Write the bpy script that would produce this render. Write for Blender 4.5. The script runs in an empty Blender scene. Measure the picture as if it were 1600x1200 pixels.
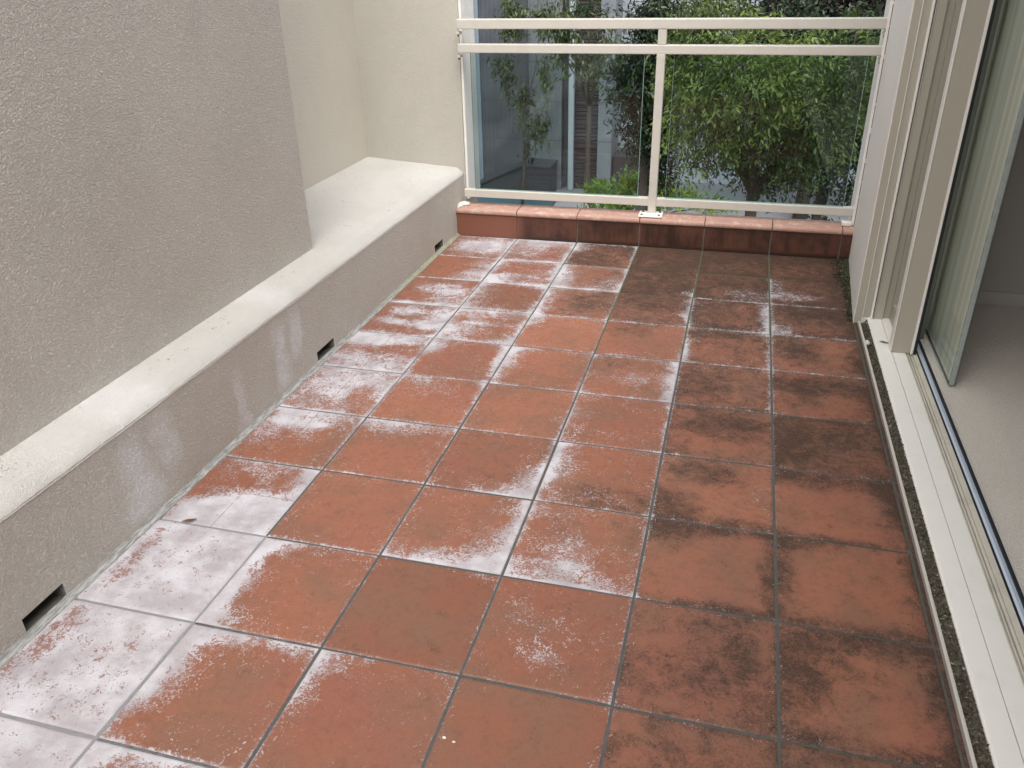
import bpy, bmesh, math, random
import numpy as np
from mathutils import Matrix, Vector
sc = bpy.context.scene
# ---------------------------------------------------------------- camera
cam_d = bpy.data.cameras.new('camera'); cam = bpy.data.objects.new('camera', cam_d)
sc.collection.objects.link(cam); sc.camera = cam
RX = Vector((0.96515, 0.26092, -0.02002)); RZ = Vector((0.24005, -0.8523, 0.46472)).normalized()
RX = (RX - RX.dot(RZ)*RZ).normalized(); RY = RZ.cross(RX)
CAM = Vector((-0.1943, -3.8277, 1.3723))
mw = Matrix((RX, RY, RZ)).transposed().to_4x4(); mw.translation = CAM; cam.matrix_world = mw
FPX = 1276.46
cam_d.sensor_width = 36; cam_d.lens = FPX/1600*36; cam_d.clip_start = 0.02; cam_d.clip_end = 800
# ---------------------------------------------------------------- world and sun (overcast)
SUN_EL, SUN_DIR = math.radians(60), Vector((0.22, -0.82, 0)).normalized()
SKY_STRENGTH, SUN_STRENGTH, EXPOSURE = 0.15, 1.2, 0.85
w = bpy.data.worlds.new("World"); sc.world = w; w.use_nodes = True
wn, wl = w.node_tree.nodes, w.node_tree.links
bg = wn['Background']; sky = wn.new('ShaderNodeTexSky'); sky.sky_type = 'NISHITA'; sky.sun_disc = False
sky.sun_elevation = SUN_EL; sky.sun_rotation = math.atan2(SUN_DIR.x, SUN_DIR.y)
sky.dust_density = 5.0; sky.air_density = 1.0; sky.ozone_density = 0.6
hs = wn.new('ShaderNodeHueSaturation'); hs.inputs['Saturation'].default_value = 0.22
wl.new(sky.outputs[0], hs.inputs['Color']); wl.new(hs.outputs[0], bg.inputs[0]); bg.inputs[1].default_value = SKY_STRENGTH
sd = bpy.data.lights.new('sun', 'SUN'); sd.energy = SUN_STRENGTH; sd.angle = math.radians(60); sd.color = (1, .975, .94)
so = bpy.data.objects.new('sun', sd); sc.collection.objects.link(so)
sv = Vector((SUN_DIR.x*math.cos(SUN_EL), SUN_DIR.y*math.cos(SUN_EL), math.sin(SUN_EL)))
so.rotation_euler = sv.to_track_quat('Z', 'Y').to_euler()
sc.view_settings.view_transform = 'Standard'; sc.view_settings.look = 'None'; sc.view_settings.gamma = 1
sc.view_settings.exposure = EXPOSURE; sc.view_settings.use_curve_mapping = False
sc.render.engine = 'CYCLES'; sc.cycles.max_bounces = 8; sc.cycles.transparent_max_bounces = 12
sc.cycles.use_denoising = True
rng = np.random.default_rng(7); random.seed(7)
# ---------------------------------------------------------------- helpers
class NT:
    """tiny node helper"""
    def __init__(s, name):
        s.m = bpy.data.materials.new(name); s.m.use_nodes = True; s.t = s.m.node_tree
        s.p = s.t.nodes['Principled BSDF']; s.tc = s.t.nodes.new('ShaderNodeTexCoord')
    def link(s, a, b): s.t.links.new(a, b)
    def put(s, sock, v):
        if hasattr(v, 'links') or isinstance(v, bpy.types.NodeSocket): s.link(v, sock)
        elif v is not None: sock.default_value = v
    def math(s, op, a, b=None, c=None, clamp=False):
        n = s.t.nodes.new('ShaderNodeMath'); n.operation = op; n.use_clamp = clamp
        s.put(n.inputs[0], a); s.put(n.inputs[1], b)
        if c is not None: s.put(n.inputs[2], c)
        return n.outputs[0]
    def vscale(s, vec, sx, sy, sz, loc=(0,0,0), rot=(0,0,0)):
        n = s.t.nodes.new('ShaderNodeMapping'); s.link(vec, n.inputs[0])
        n.inputs['Scale'].default_value = (sx, sy, sz); n.inputs['Location'].default_value = loc; n.inputs['Rotation'].default_value = rot
        return n.outputs[0]
    def noise(s, scale, detail=4, rough=.55, dist=0.0, vec=None, color=False):
        n = s.t.nodes.new('ShaderNodeTexNoise'); s.link(vec or s.tc.outputs['Object'], n.inputs['Vector'])
        n.inputs['Scale'].default_value = scale; n.inputs['Detail'].default_value = detail
        n.inputs['Roughness'].default_value = rough; n.inputs['Distortion'].default_value = dist
        return n.outputs['Color' if color else 'Fac']
    def voro(s, scale, feature='F1', vec=None, rand=1.0):
        n = s.t.nodes.new('ShaderNodeTexVoronoi'); n.feature = feature; s.link(vec or s.tc.outputs['Object'], n.inputs['Vector'])
        n.inputs['Scale'].default_value = scale; n.inputs['Randomness'].default_value = rand
        return n.outputs['Distance']
    def step(s, v, lo, hi, a=0.0, b=1.0):
        n = s.t.nodes.new('ShaderNodeMapRange'); n.interpolation_type = 'SMOOTHSTEP'; s.put(n.inputs['Value'], v)
        n.inputs['From Min'].default_value = lo; n.inputs['From Max'].default_value = hi
        n.inputs['To Min'].default_value = a; n.inputs['To Max'].default_value = b
        return n.outputs['Result']
    def mix(s, f, a, b, mode='MIX'):
        n = s.t.nodes.new('ShaderNodeMix'); n.data_type = 'RGBA'; n.blend_type = mode; n.clamp_factor = True
        s.put(n.inputs[0], f)
        for k, v in ((6, a), (7, b)):
            if isinstance(v, (int, float)): v = (v, v, v, 1)
            if isinstance(v, tuple) and len(v) == 3: v = (*v, 1)
            s.put(n.inputs[k], v)
        return n.outputs[2]
    def attr(s, name):
        n = s.t.nodes.new('ShaderNodeAttribute'); n.attribute_name = name; return n.outputs['Fac']
    def uv(s):
        n = s.t.nodes.new('ShaderNodeSeparateXYZ'); s.link(s.tc.outputs['UV'], n.inputs[0]); return n.outputs[0], n.outputs[1]
    def xyz(s, vec=None):
        n = s.t.nodes.new('ShaderNodeSeparateXYZ'); s.link(vec or s.tc.outputs['Object'], n.inputs[0]); return n.outputs
    def bump(s, h, dist=.002, strength=1.0, prev=None):
        n = s.t.nodes.new('ShaderNodeBump'); n.inputs['Strength'].default_value = strength; n.inputs['Distance'].default_value = dist
        s.link(h, n.inputs['Height'])
        if prev is not None: s.link(prev, n.inputs['Normal'])
        s.link(n.outputs[0], s.p.inputs['Normal']); return n.outputs[0]
    def done(s, col, rough=.6, metal=0.0, spec=.5):
        if isinstance(col, tuple) and len(col) == 3: col = (*col, 1)
        s.put(s.p.inputs['Base Color'], col); s.put(s.p.inputs['Roughness'], rough); s.put(s.p.inputs['Metallic'], metal)
        s.put(s.p.inputs['Specular IOR Level'], spec)
        return s.m
def mesh_obj(name, V, F, mat, parent=None, smooth=False, uvs=None, attrs=None, bevel=0, mats=None, midx=None):
    me = bpy.data.meshes.new(name)
    V = np.asarray(V, np.float32)
    if isinstance(F, np.ndarray) and F.ndim == 2:
        n, k = F.shape
        me.vertices.add(len(V)); me.vertices.foreach_set('co', V.ravel())
        me.loops.add(n*k); me.loops.foreach_set('vertex_index', F.astype(np.int32).ravel())
        me.polygons.add(n); me.polygons.foreach_set('loop_start', np.arange(0, n*k, k, dtype=np.int32))
        me.update(calc_edges=True)
    else:
        me.from_pydata([tuple(map(float, v)) for v in V], [], [tuple(map(int, f)) for f in F]); me.update()
    if smooth: me.polygons.foreach_set('use_smooth', np.ones(len(me.polygons), bool))
    if uvs is not None:
        ul = me.uv_layers.new(name='UVMap'); li = np.empty(len(me.loops), np.int32); me.loops.foreach_get('vertex_index', li)
        ul.data.foreach_set('uv', np.asarray(uvs, np.float32)[li].ravel())
    for k, a in (attrs or {}).items():
        at = me.attributes.new(k, 'FLOAT', 'POINT'); at.data.foreach_set('value', np.asarray(a, np.float32))
    if mats:
        for m in mats: me.materials.append(m)
        if midx is not None: me.polygons.foreach_set('material_index', np.asarray(midx, np.int32))
    else: me.materials.append(mat)
    me.validate()
    o = bpy.data.objects.new(name, me); sc.collection.objects.link(o)
    if parent is not None: o.parent = parent
    if bevel:
        b = o.modifiers.new('bevel', 'BEVEL'); b.width = bevel; b.segments = 2; b.limit_method = 'ANGLE'
    return o
class MB:
    def __init__(s): s.V, s.F = [], []
    def add(s, V, F):
        n = len(s.V); s.V += [tuple(v) for v in V]; s.F += [tuple(i+n for i in f) for f in F]; return s
    def box(s, x0, x1, y0, y1, z0, z1, M=None):
        V = [(x, y, z) for z in (z0, z1) for y in (y0, y1) for x in (x0, x1)]
        if M is not None: V = [tuple(M @ Vector(v)) for v in V]
        return s.add(V, [(0,2,3,1), (4,5,7,6), (0,1,5,4), (2,6,7,3), (0,4,6,2), (1,3,7,5)])
    def prism_y(s, prof, y0, y1):   # prof: list of (x,z), extruded along y
        n = len(prof); V = [(x, y0, z) for x, z in prof] + [(x, y1, z) for x, z in prof]
        F = [(i, (i+1) % n, n+(i+1) % n, n+i) for i in range(n)] + [tuple(range(n))[::-1], tuple(range(n, 2*n))]
        return s.add(V, F)
    def prism_x(s, prof, x0, x1):
        n = len(prof); V = [(x0, y, z) for y, z in prof] + [(x1, y, z) for y, z in prof]
        F = [(i, (i+1) % n, n+(i+1) % n, n+i) for i in range(n)] + [tuple(range(n))[::-1], tuple(range(n, 2*n))]
        return s.add(V, F)
    def prism_z(s, prof, z0, z1):
        n = len(prof); V = [(x, y, z0) for x, y in prof] + [(x, y, z1) for x, y in prof]
        F = [(i, (i+1) % n, n+(i+1) % n, n+i) for i in range(n)] + [tuple(range(n))[::-1], tuple(range(n, 2*n))]
        return s.add(V, F)
    def tube(s, pts, rad, seg=8):
        pts = [Vector(p) for p in pts]; n0 = len(s.V); k = len(pts)
        for i, p in enumerate(pts):
            d = (pts[min(i+1, k-1)] - pts[max(i-1, 0)]).normalized()
            a = d.cross(Vector((0.31, .95, .1))); a.normalize(); b = d.cross(a)
            r = rad[i] if isinstance(rad, (list, tuple)) else rad
            for j in range(seg):
                t = 2*math.pi*j/seg; s.V.append(tuple(p + a*r*math.cos(t) + b*r*math.sin(t)))
        for i in range(k-1):
            for j in range(seg):
                a, b = n0+i*seg+j, n0+i*seg+(j+1) % seg; s.F.append((a, b, b+seg, a+seg))
        s.F.append(tuple(n0+j for j in range(seg))[::-1]); s.F.append(tuple(n0+(k-1)*seg+j for j in range(seg)))
        return s
    def obj(s, name, mat, parent=None, bevel=0, smooth=False):
        o = mesh_obj(name, s.V, s.F, mat, parent, smooth=smooth)
        bm = bmesh.new(); bm.from_mesh(o.data); bmesh.ops.recalc_face_normals(bm, faces=bm.faces); bm.to_mesh(o.data); bm.free()
        if bevel:
            b = o.modifiers.new('bevel', 'BEVEL'); b.width = bevel; b.segments = 2; b.limit_method = 'ANGLE'
        return o
def tag(o, label=None, cat=None, group=None, kind=None):
    if label: o['label'] = label
    if cat: o['category'] = cat
    if group: o['group'] = group
    if kind: o['kind'] = kind
    return o
def empty(name, loc, label, cat, group=None):
    o = bpy.data.objects.new(name, None); sc.collection.objects.link(o); o.location = loc; o.empty_display_size = .05
    bpy.context.view_layer.update(); return tag(o, label, cat, group)
def under(o, root):             # parent keeping world coordinates of mesh data
    o.parent = root; o.matrix_parent_inverse = Matrix.Translation(-Vector(root.location)); return o
def ray_at(px, py, y):          # point of the photograph's pixel ray at depth y (used to choose real positions)
    d = RX*((px-800)/FPX) + RY*(-(py-600)/FPX) - RZ
    return CAM + d*((y-CAM.y)/d.y)
def vnoise(n, seed):            # smooth periodic-free value noise table
    r = np.random.default_rng(seed); T = r.random((n, n))
    def f(x, y):
        x = np.asarray(x) % (n-1); y = np.asarray(y) % (n-1); i = x.astype(int); j = y.astype(int); fx = x-i; fy = y-j
        fx = fx*fx*(3-2*fx); fy = fy*fy*(3-2*fy)
        return (T[i, j]*(1-fx)+T[i+1, j]*fx)*(1-fy) + (T[i, j+1]*(1-fx)+T[i+1, j+1]*fx)*fy
    return f
# ---------------------------------------------------------------- materials
def mat_tiles():
    n = NT('terracotta_tile')
    salt, mould, cross, tone = n.attr('salt'), n.attr('mould'), n.attr('cross'), n.attr('tone')
    base = n.mix(tone, (.170, .069, .043), (.315, .129, .078))
    base = n.mix(n.step(n.noise(5, 5, .62), .40, .66), base, n.mix(.6, base, (.165, .098, .066)))
    base = n.mix(n.step(n.noise(2.3, 3, .6), .45, .7, 0, .5), base, (.215, .085, .062))
    base = n.mix(n.step(n.noise(26, 7, .72, .4), .50, .74, 0, .45), base, (.12, .056, .040))
    base = n.mix(n.step(n.noise(60, 6, .7), .5, .75, 0, .38), base, (.12, .050, .034))
    speck = n.step(n.noise(320, 3, .7), .54, .70, 0, .55); base = n.mix(speck, base, (.095, .045, .032))
    # mould: mottled dark growth
    mn = n.math('ADD', n.math('MULTIPLY', n.noise(20, 8, .70, .6), .5), n.math('MULTIPLY', n.noise(85, 6, .78, 1.6), .5))
    mv = n.math('ADD', mould, n.math('MULTIPLY', n.math('SUBTRACT', mn, .5), 4.0))
    mf = n.math('MULTIPLY', n.step(mv, .22, 1.15), n.step(n.noise(190, 4, .75), .34, .58, .78, 1))
    mcol = n.mix(n.noise(30, 4), (.013, .011, .0095), (.036, .030, .026))
    mcol = n.mix(n.step(n.noise(140, 4, .7), .50, .66, 0, .5), mcol, (.12, .078, .058))
    col = n.mix(n.math('MULTIPLY', mf, .93), base, mcol)
    soft = n.math('MULTIPLY', n.step(mould, .05, .9), .30); col = n.mix(soft, col, (.11, .068, .050))
    # salt: feathery crust with hard broken edge, thin film inside
    wob = n.noise(15, 3, .5, 0, color=True)
    v1 = n.t.nodes.new('ShaderNodeVectorMath'); v1.operation = 'MULTIPLY_ADD'; n.link(wob, v1.inputs[0]); v1.inputs[1].default_value = (.03, .03, .0); n.link(n.tc.outputs['Object'], v1.inputs[2])
    sn1 = n.noise(34, 8, .62, .8, vec=v1.outputs[0]); sn2 = n.noise(78, 3.5, .52, 2.2, vec=v1.outputs[0])
    sn = n.math('ADD', n.math('MULTIPLY', sn1, .45), n.math('MULTIPLY', sn2, .55))
    amp = n.math('MULTIPLY', n.step(salt, 0, .22, 1.6, 4.6), n.step(salt, .7, 1.0, 1, .62)); sv_ = n.math('ADD', n.math('MULTIPLY', salt, .94), n.math('MULTIPLY', n.math('SUBTRACT', sn, .5), amp))
    crust = n.step(sv_, .60, .68)
    halo, rim = n.attr('halo'), n.attr('rim')
    fl = n.step(n.math('ADD', n.noise(80, 3, .5, 2.6, vec=v1.outputs[0]), n.math('MULTIPLY', n.math('SUBTRACT', halo, .5), .17)), .595, .625)
    fl = n.math('MULTIPLY', n.math('MULTIPLY', fl, n.step(halo, .04, .25)), n.step(n.noise(16, 4, .6), .42, .56))
    rm = n.math('MULTIPLY', rim, n.step(n.math('ADD', n.noise(70, 5, .7), n.math('MULTIPLY', halo, .35)), .45, .62, .10, .9))
    rm = n.math('MULTIPLY', rm, n.step(mould, .3, .8, 1, .25))
    crust = n.math('MAXIMUM', crust, n.math('MAXIMUM', n.math('MULTIPLY', fl, .9), n.math('MULTIPLY', rm, .6)))
    # half-tile scoring that shows through the salt
    u, v = n.uv()
    lu = n.math('ABSOLUTE', n.math('SUBTRACT', u, .5)); lv = n.math('ABSOLUTE', n.math('SUBTRACT', v, .5))
    line = n.step(n.math('ADD', n.math('MINIMUM', lu, lv), n.math('MULTIPLY', n.noise(90, 4, .7), .022)), .011, .018, 1, 0)
    line = n.math('MULTIPLY', line, cross)
    crust = n.math('MULTIPLY', crust, n.math('SUBTRACT', 1.0, n.math('MULTIPLY', line, .75)))
    dens = n.step(n.noise(9, 5, .6), .35, .68)
    scol = n.mix(dens, (.345, .328, .345), (.53, .525, .555))
    fine = n.step(n.noise(240, 4, .8), .35, .62, .80, 1)
    strength = n.math('MULTIPLY', fine, n.step(salt, .25, .95, .72, .93))
    film = n.math('MULTIPLY', n.step(salt, .18, .95), n.step(n.noise(12, 6, .65), .30, .62, .20, .55))
    col = n.mix(film, col, (.30, .24, .245)); col = n.mix(n.math('MULTIPLY', crust, strength), col, scol)
    rough = n.mix(crust, n.mix(mf, n.step(n.noise(60, 4), .3, .7, .56, .66), .75), .9)
    m = n.done(col, rough, spec=n.math('SUBTRACT', .22, n.math('MULTIPLY', mf, .14)))
    h = n.math('ADD', n.math('MULTIPLY', n.noise(70, 6, .65), .7), n.math('MULTIPLY', crust, .45))
    h = n.math('SUBTRACT', h, n.math('MULTIPLY', line, .5)); n.bump(h, .0012, .8); return m
def mat_grout():
    n = NT('grout'); salt = n.attr('salt'); moss = n.attr('mould')
    c = n.mix(n.noise(60, 6, .7), (.032, .031, .029), (.12, .116, .108))
    c = n.mix(n.math('MULTIPLY', n.step(n.math('ADD', salt, n.math('SUBTRACT', n.noise(35, 6, .7), .5)), .30, .9), .5), c, (.36, .355, .37))
    c = n.mix(n.math('MULTIPLY', n.step(n.math('ADD', moss, n.math('SUBTRACT', n.noise(20, 5, .7), .5)), .45, .8), .6), c, (.075, .095, .035))
    m = n.done(c, .9); n.bump(n.noise(220, 4, .7), .002, 1); return m
def stucco(name, col, col2, scale, dist, stains=0, dots=0, rough=.82, patch=.5, grain=0):
    n = NT(name)
    c = n.mix(n.step(n.noise(1.3, 5, .6), .35, .68), col, col2)
    c = n.mix(n.step(n.noise(7, 6, .65), .45, .8, 0, patch*.35), c, tuple(x*.72 for x in col))
    if stains:
        x, y, z = n.xyz()
        for (yy, wd, z0, z1, st) in stains:
            near = n.step(n.math('ABSOLUTE', n.math('ADD', n.math('SUBTRACT', y, yy), n.math('MULTIPLY', n.math('SUBTRACT', n.noise(9, 4, .6, vec=n.vscale(n.tc.outputs['Object'], 1, 1, .6)), .5), .16))), wd*.15, wd, 1, 0)
            zz = n.math('MULTIPLY', n.step(z, z0-.03, z0+.05), n.step(z, z1-.12, z1, 1, 0))
            f = n.math('MULTIPLY', n.math('MULTIPLY', near, zz), n.step(n.noise(28, 7, .75), .30, .60, st*.35, st))
            c = n.mix(f, c, (.88, .87, .90))
    if dots:
        x = n.xyz()[0]; d = n.step(n.noise(60, 7, .8, .5), .58, .65); d = n.math('MULTIPLY', n.math('MULTIPLY', d, n.step(n.noise(5, 4, .6), .42, .58)), n.step(x, -1.74, -1.70, 1, .25)); c = n.mix(n.math('MULTIPLY', d, dots), c, (.10, .085, .065))
    h = n.noise(scale, 3, .55, 1.6); h2 = n.noise(scale*2.6, 3, .6, .5)
    if grain: c = n.mix(n.step(n.math('ADD', n.math('MULTIPLY', h, .6), n.math('MULTIPLY', h2, .4)), .40, .60, grain, 0), c, tuple(q*.45 for q in col))
    m = n.done(c, rough, spec=.3)
    h = n.math('ADD', n.step(h, .35, .68), n.math('MULTIPLY', h2, .35))
    nb = n.bump(n.noise(2.2, 2, .5), .006, .35); n.bump(h, dist, 1, nb); return m
def paint(name, col, rough=.38, dirt=.25, metal=0, vert=False):
    n = NT(name); vec = n.vscale(n.tc.outputs['Object'], 1, 1, .12) if vert else n.tc.outputs['Object']
    f = n.step(n.noise(14, 6, .65, vec=vec), .45, .78, 0, dirt)
    c = n.mix(f, col, tuple(x*.62 for x in col)); c = n.mix(n.step(n.noise(90, 5, .8), .64, .74, 0, dirt*1.2), c, (.23, .20, .15))
    m = n.done(c, n.step(n.noise(25, 4), .3, .7, rough-.06, rough+.12), metal); n.bump(n.noise(180, 3), .0003, .6); return m
M_TILE, M_GROUT = mat_tiles(), mat_grout()
CREAM = (.53, .485, .41)
M_PIER = stucco('coarse_render', (.635, .588, .528), (.69, .642, .58), 130, .0027, rough=.8, grain=.30)
M_FASCIA = stucco('coarse_render_low', (.615, .57, .505), (.67, .625, .56), 130, .0026, grain=.28,
                  stains=[(-2.33, .10, .02, .32, .8), (-2.20, .045, .10, .33, .65), (-1.83, .05, 0, .26, .6), (-1.56, .085, .02, .31, .85), (-1.45, .05, .10, .33, .7)])
M_LEDGE = stucco('ledge_render', (.505, .485, .45), (.57, .552, .52), 130, .0014, dots=.85, stains=[(-2.25, .16, .2, .5, .2), (-1.48, .13, .2, .5, .2)])
M_NICHE_LIT = stucco('niche_render_lightened', (.60, .565, .49), (.64, .60, .525), 130, .0014, patch=.3)  # niche render in a lighter colour, standing in for light on the back wall
M_NICHE = stucco('niche_render', (.47, .445, .39), (.51, .483, .425), 130, .0014, patch=.3)
M_WHITE = stucco('white_render', (.86, .835, .78), (.88, .86, .81), 90, .0022, patch=.3)
M_RAIL = paint('cream_powdercoat', (.53, .50, .445), .36, .22)
M_PLATE = paint('white_powdercoat', (.78, .755, .70), .4, .3)
M_FRAME = paint('frame_powdercoat', (.40, .37, .305), .34, .10, vert=True)
M_SILL = paint('sill_powdercoat', (.78, .765, .71), .36, .16)
M_BLACK = NT('black_rubber').done((.012, .012, .016), .5)
M_TRACK = NT('steel_track').done((.58, .66, .76), .35, .15)
def mat_glass(name, tint, rough=0.0, ior=1.5, mixf=.12):
    n = NT(name); t = n.t; t.nodes.remove(n.p)
    out = [q for q in t.nodes if q.type == 'OUTPUT_MATERIAL'][0]
    tr = t.nodes.new('ShaderNodeBsdfTransparent'); tr.inputs[0].default_value = (*tint, 1)
    gl = t.nodes.new('ShaderNodeBsdfGlossy'); gl.inputs['Roughness'].default_value = rough; gl.inputs[0].default_value = (.85, .92, .95, 1)
    fr = t.nodes.new('ShaderNodeFresnel'); fr.inputs[0].default_value = ior
    mx = t.nodes.new('ShaderNodeMixShader'); geo = t.nodes.new('ShaderNodeNewGeometry'); s2 = n.math('MULTIPLY', n.math('ADD', fr.outputs[0], mixf-.04, clamp=True), n.math('SUBTRACT', 1.0, geo.outputs['Backfacing']))
    t.links.new(s2, mx.inputs[0]); t.links.new(tr.outputs[0], mx.inputs[1]); t.links.new(gl.outputs[0], mx.inputs[2]); t.links.new(mx.outputs[0], out.inputs[0])
    return n.m
M_GLASS = mat_glass('railing_glass', (.74, .80, .80), mixf=.05)
M_GEDGE = NT('glass_edge').done((.22, .34, .31), .15, spec=.8)
M_DGLASS = mat_glass('door_glass', (.93, .95, .93), ior=1.14, mixf=.06)
# ---------------------------------------------------------------- floor
T = .33
XL, XE = -1.665, .345
JG = .0036
DT = {}   # (column a, row b): base salt, base mould, salt widths [left,right,near,far] in cm, blobs (kind,u,v,ru,rv,strength), tone
def d(a, b, s=0, m=0, e=(0,0,0,0), bl=(), tone=.5): DT[(a, b)] = (s, m, e, bl, tone)
d(5,0,.25,0,(0,2,1,2),[('s',.62,.55,.42,.38,.75)],.5); d(5,1,0,.12,(0,2,2,1),[('s',.85,.3,.3,.4,.75),('s',.95,.8,.2,.2,.5)],.45)
d(5,2,.12,0,(0,1,3,1),[('s',.6,.62,.34,.2,.7),('s',.8,.3,.3,.25,.5),('s',.5,.04,.5,.08,.5)],.55)
d(5,3,.18,0,(0,2,2,1),[('s',.4,.75,.22,.18,.7),('s',.62,.35,.3,.12,.6),('s',.85,.6,.2,.4,.7),('s',.3,.4,.2,.1,.5)],.6)
d(5,4,.3,0,(0,1,2,3),[('s',.3,.8,.35,.2,.7),('s',.25,.25,.3,.2,.55),('s',.75,.2,.3,.2,.5),('s',.8,.85,.2,.12,.5)],.5)
d(5,5,.55,0,(0,1,1,1),[('s',.55,.6,.5,.3,.35),('s',.4,.85,.4,.15,.2),('x',.75,.4,.12,.2,.5),('x',.95,.1,.2,.2,.4)],.5)
d(5,6,.1,0,(0,1,1,3),[('s',.4,.82,.45,.2,.7),('s',.15,.5,.2,.3,.45),('s',.55,.6,.2,.2,.4)],.5)
d(5,7,.0,0,(0,3,2,2),[('s',.62,.18,.42,.4,1.1),('s',.25,.18,.35,.24,.9),('s',.55,.88,.4,.14,.42),('s',.9,.5,.1,.5,.4)],.45)
d(5,8,.95,0,(0,2,2,2),[('x',.16,.55,.07,.5,.35)]); d(5,9,.92,0,(0,2,2,2),[('x',.15,.75,.09,.35,.4),('x',.05,.2,.1,.3,.3)]); d(5,10,.95,0,(0,2,2,2)); d(5,11,.9); d(5,12,.8)
d(4,0,.22,0,(2,3,3,2),[('s',.5,.85,.5,.2,.7),('s',.35,.5,.3,.3,.35)],.55); d(4,1,.22,0,(4,5,4,2),[('s',.2,.2,.25,.2,.45),('s',.5,.35,.3,.1,.4)],.55)
d(4,2,.05,.16,(4,3,4,3),[('s',.1,.5,.15,.5,.4)],.4); d(4,3,.12,0,(4,3,4,3),[('s',.22,.4,.3,.3,.5),('s',.35,.85,.3,.15,.45),('s',.5,.55,.35,.07,.4)],.6)
d(4,4,0,0,(5,4,1,2),[('s',.1,.85,.2,.2,.5),('s',.97,.7,.1,.35,.4)],.5); d(4,5,.06,0,(2,2,1,2),[('s',.4,.7,.35,.16,.26),('s',.15,.9,.2,.15,.4)],.85)
d(4,6,.0,0,(1,1,1,3),[('s',.3,.88,.4,.17,.52)],.65); d(4,7,.0,0,(1,.8,1,.5),[],.55)
d(4,8,0,0,(5,.6,.8,2),[('s',.05,.45,.17,.5,.7),('s',.1,.95,.3,.12,.7),('s',.12,.06,.25,.12,.6)],.45)
d(4,9,0,0,(5,.8,1,2),[('s',.07,.7,.2,.4,.7),('s',.25,.95,.35,.1,.6),('s',.85,.95,.25,.1,.45)],.45)
d(4,10,0,0,(5,1,1,3),[('s',.3,.9,.4,.16,.6),('s',.1,.4,.15,.4,.5)],.45)
d(3,0,.08,.55,(2,2,0,2),[('s',.1,.8,.2,.2,.5),('m',.3,.25,.35,.3,.45),('m',.9,.85,.3,.4,.4)],.55); d(3,1,.15,.1,(4,2,3,2),[('s',.1,.4,.2,.5,.5),('m',.85,.6,.3,.6,.45),('s',.85,.3,.2,.2,.3)],.5)
d(3,2,.1,.28,(3,1,3,2),[('m',.75,.6,.4,.4,.5),('s',.08,.5,.14,.5,.35)],.5); d(3,3,0,0,(3,1,1,3),[('s',.08,.85,.18,.2,.5),('m',.9,.9,.25,.2,.35)],.85)
d(3,4,0,.02,(4,1.2,1,2),[('s',.06,.6,.16,.4,.5),('s',.1,.95,.4,.08,.35)],.75); d(3,5,0,.03,(1.4,1.4,1,1),[('s',.88,.4,.06,.12,.2)],.75); d(3,6,0,.17,(.8,2,1.4,.8),[('s',.93,.25,.18,.36,.65),('s',.7,.06,.3,.1,.45)],.4)
d(3,7,0,0,(1.2,3,2.5,1),[('s',.88,.3,.28,.36,.55),('s',.6,.08,.5,.14,.55),('s',.95,.8,.1,.2,.4)],.65); d(3,8,0,.14,(.6,.6,.4,.4),[('s',.85,.97,.2,.06,.35)],.22); d(3,9,0,.03,(1.4,.4,.4,1.6),[('s',.12,.93,.25,.12,.55),('s',.06,.7,.1,.2,.4)],.4); d(3,10,0,.05,(1,.4,.4,.6),[],.4)
d(2,0,0,1.0,(0,0,0,0),[],.4); d(2,1,0,.95,(0,1,0,0),[('s',.95,.12,.14,.1,.55)],.4); d(2,2,0,.55,(0,2,1.5,0),[('m',.5,.75,.6,.3,.4),('s',.95,.6,.1,.4,.4)],.5)
d(2,3,0,.12,(0,1.5,1,1.6),[('m',.3,.85,.4,.25,.45)],.6); d(2,4,.12,.12,(1,2.5,1,2),[('s',.55,.45,.32,.16,.40),('s',.95,.5,.12,.5,.5),('m',.2,.8,.25,.25,.4),('m',.75,.8,.2,.2,.35)],.6)
d(2,5,.1,.04,(1,1.5,.6,1.2),[('s',.1,.5,.15,.5,.25),('s',.5,.2,.4,.1,.12)],.55); d(2,6,.09,.08,(3,1,1,1),[('s',.08,.5,.2,.5,.4),('m',.65,.12,.45,.24,.6),('s',.55,.2,.3,.1,.2)],.45)
d(2,7,.06,.05,(2,1,1.6,1.2),[('s',.45,.38,.26,.24,.48),('s',.35,.12,.4,.16,.55),('s',.2,.85,.25,.08,.3),('m',.9,.85,.2,.2,.35)],.55); d(2,8,.02,.1,(.5,1.2,.4,.5),[('s',.45,.45,.3,.3,.26),('s',.5,.28,.12,.08,.4),('s',.2,.7,.1,.1,.3)],.35); d(2,9,0,.08,(.5,.6,.4,.4),[],.4); d(2,10,0,.05,(0,0,0,0),[],.4)
d(1,0,0,1.0,(0,0,0,0),[],.4); d(1,1,0,.85,(0,1,1.5,0),[('s',.7,.25,.35,.2,.45)],.4); d(1,2,0,.75,(2,3,1.5,1),[('s',.97,.4,.12,.5,.5),('x',0,0,0,0,0)],.5)
d(1,3,0,.34,(2.5,2.5,1.2,1.6),[('m',.4,.85,.5,.2,.35),('s',.02,.3,.08,.3,.5)],.6); d(1,4,0,.36,(1,1.5,.6,1.2),[('m',.3,.5,.3,.4,.4)],.65); d(1,5,0,.25,(1,.6,.5,.6),[('m',.55,.62,.45,.25,.6),('m',.1,.95,.3,.1,.4)],.65)
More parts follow.
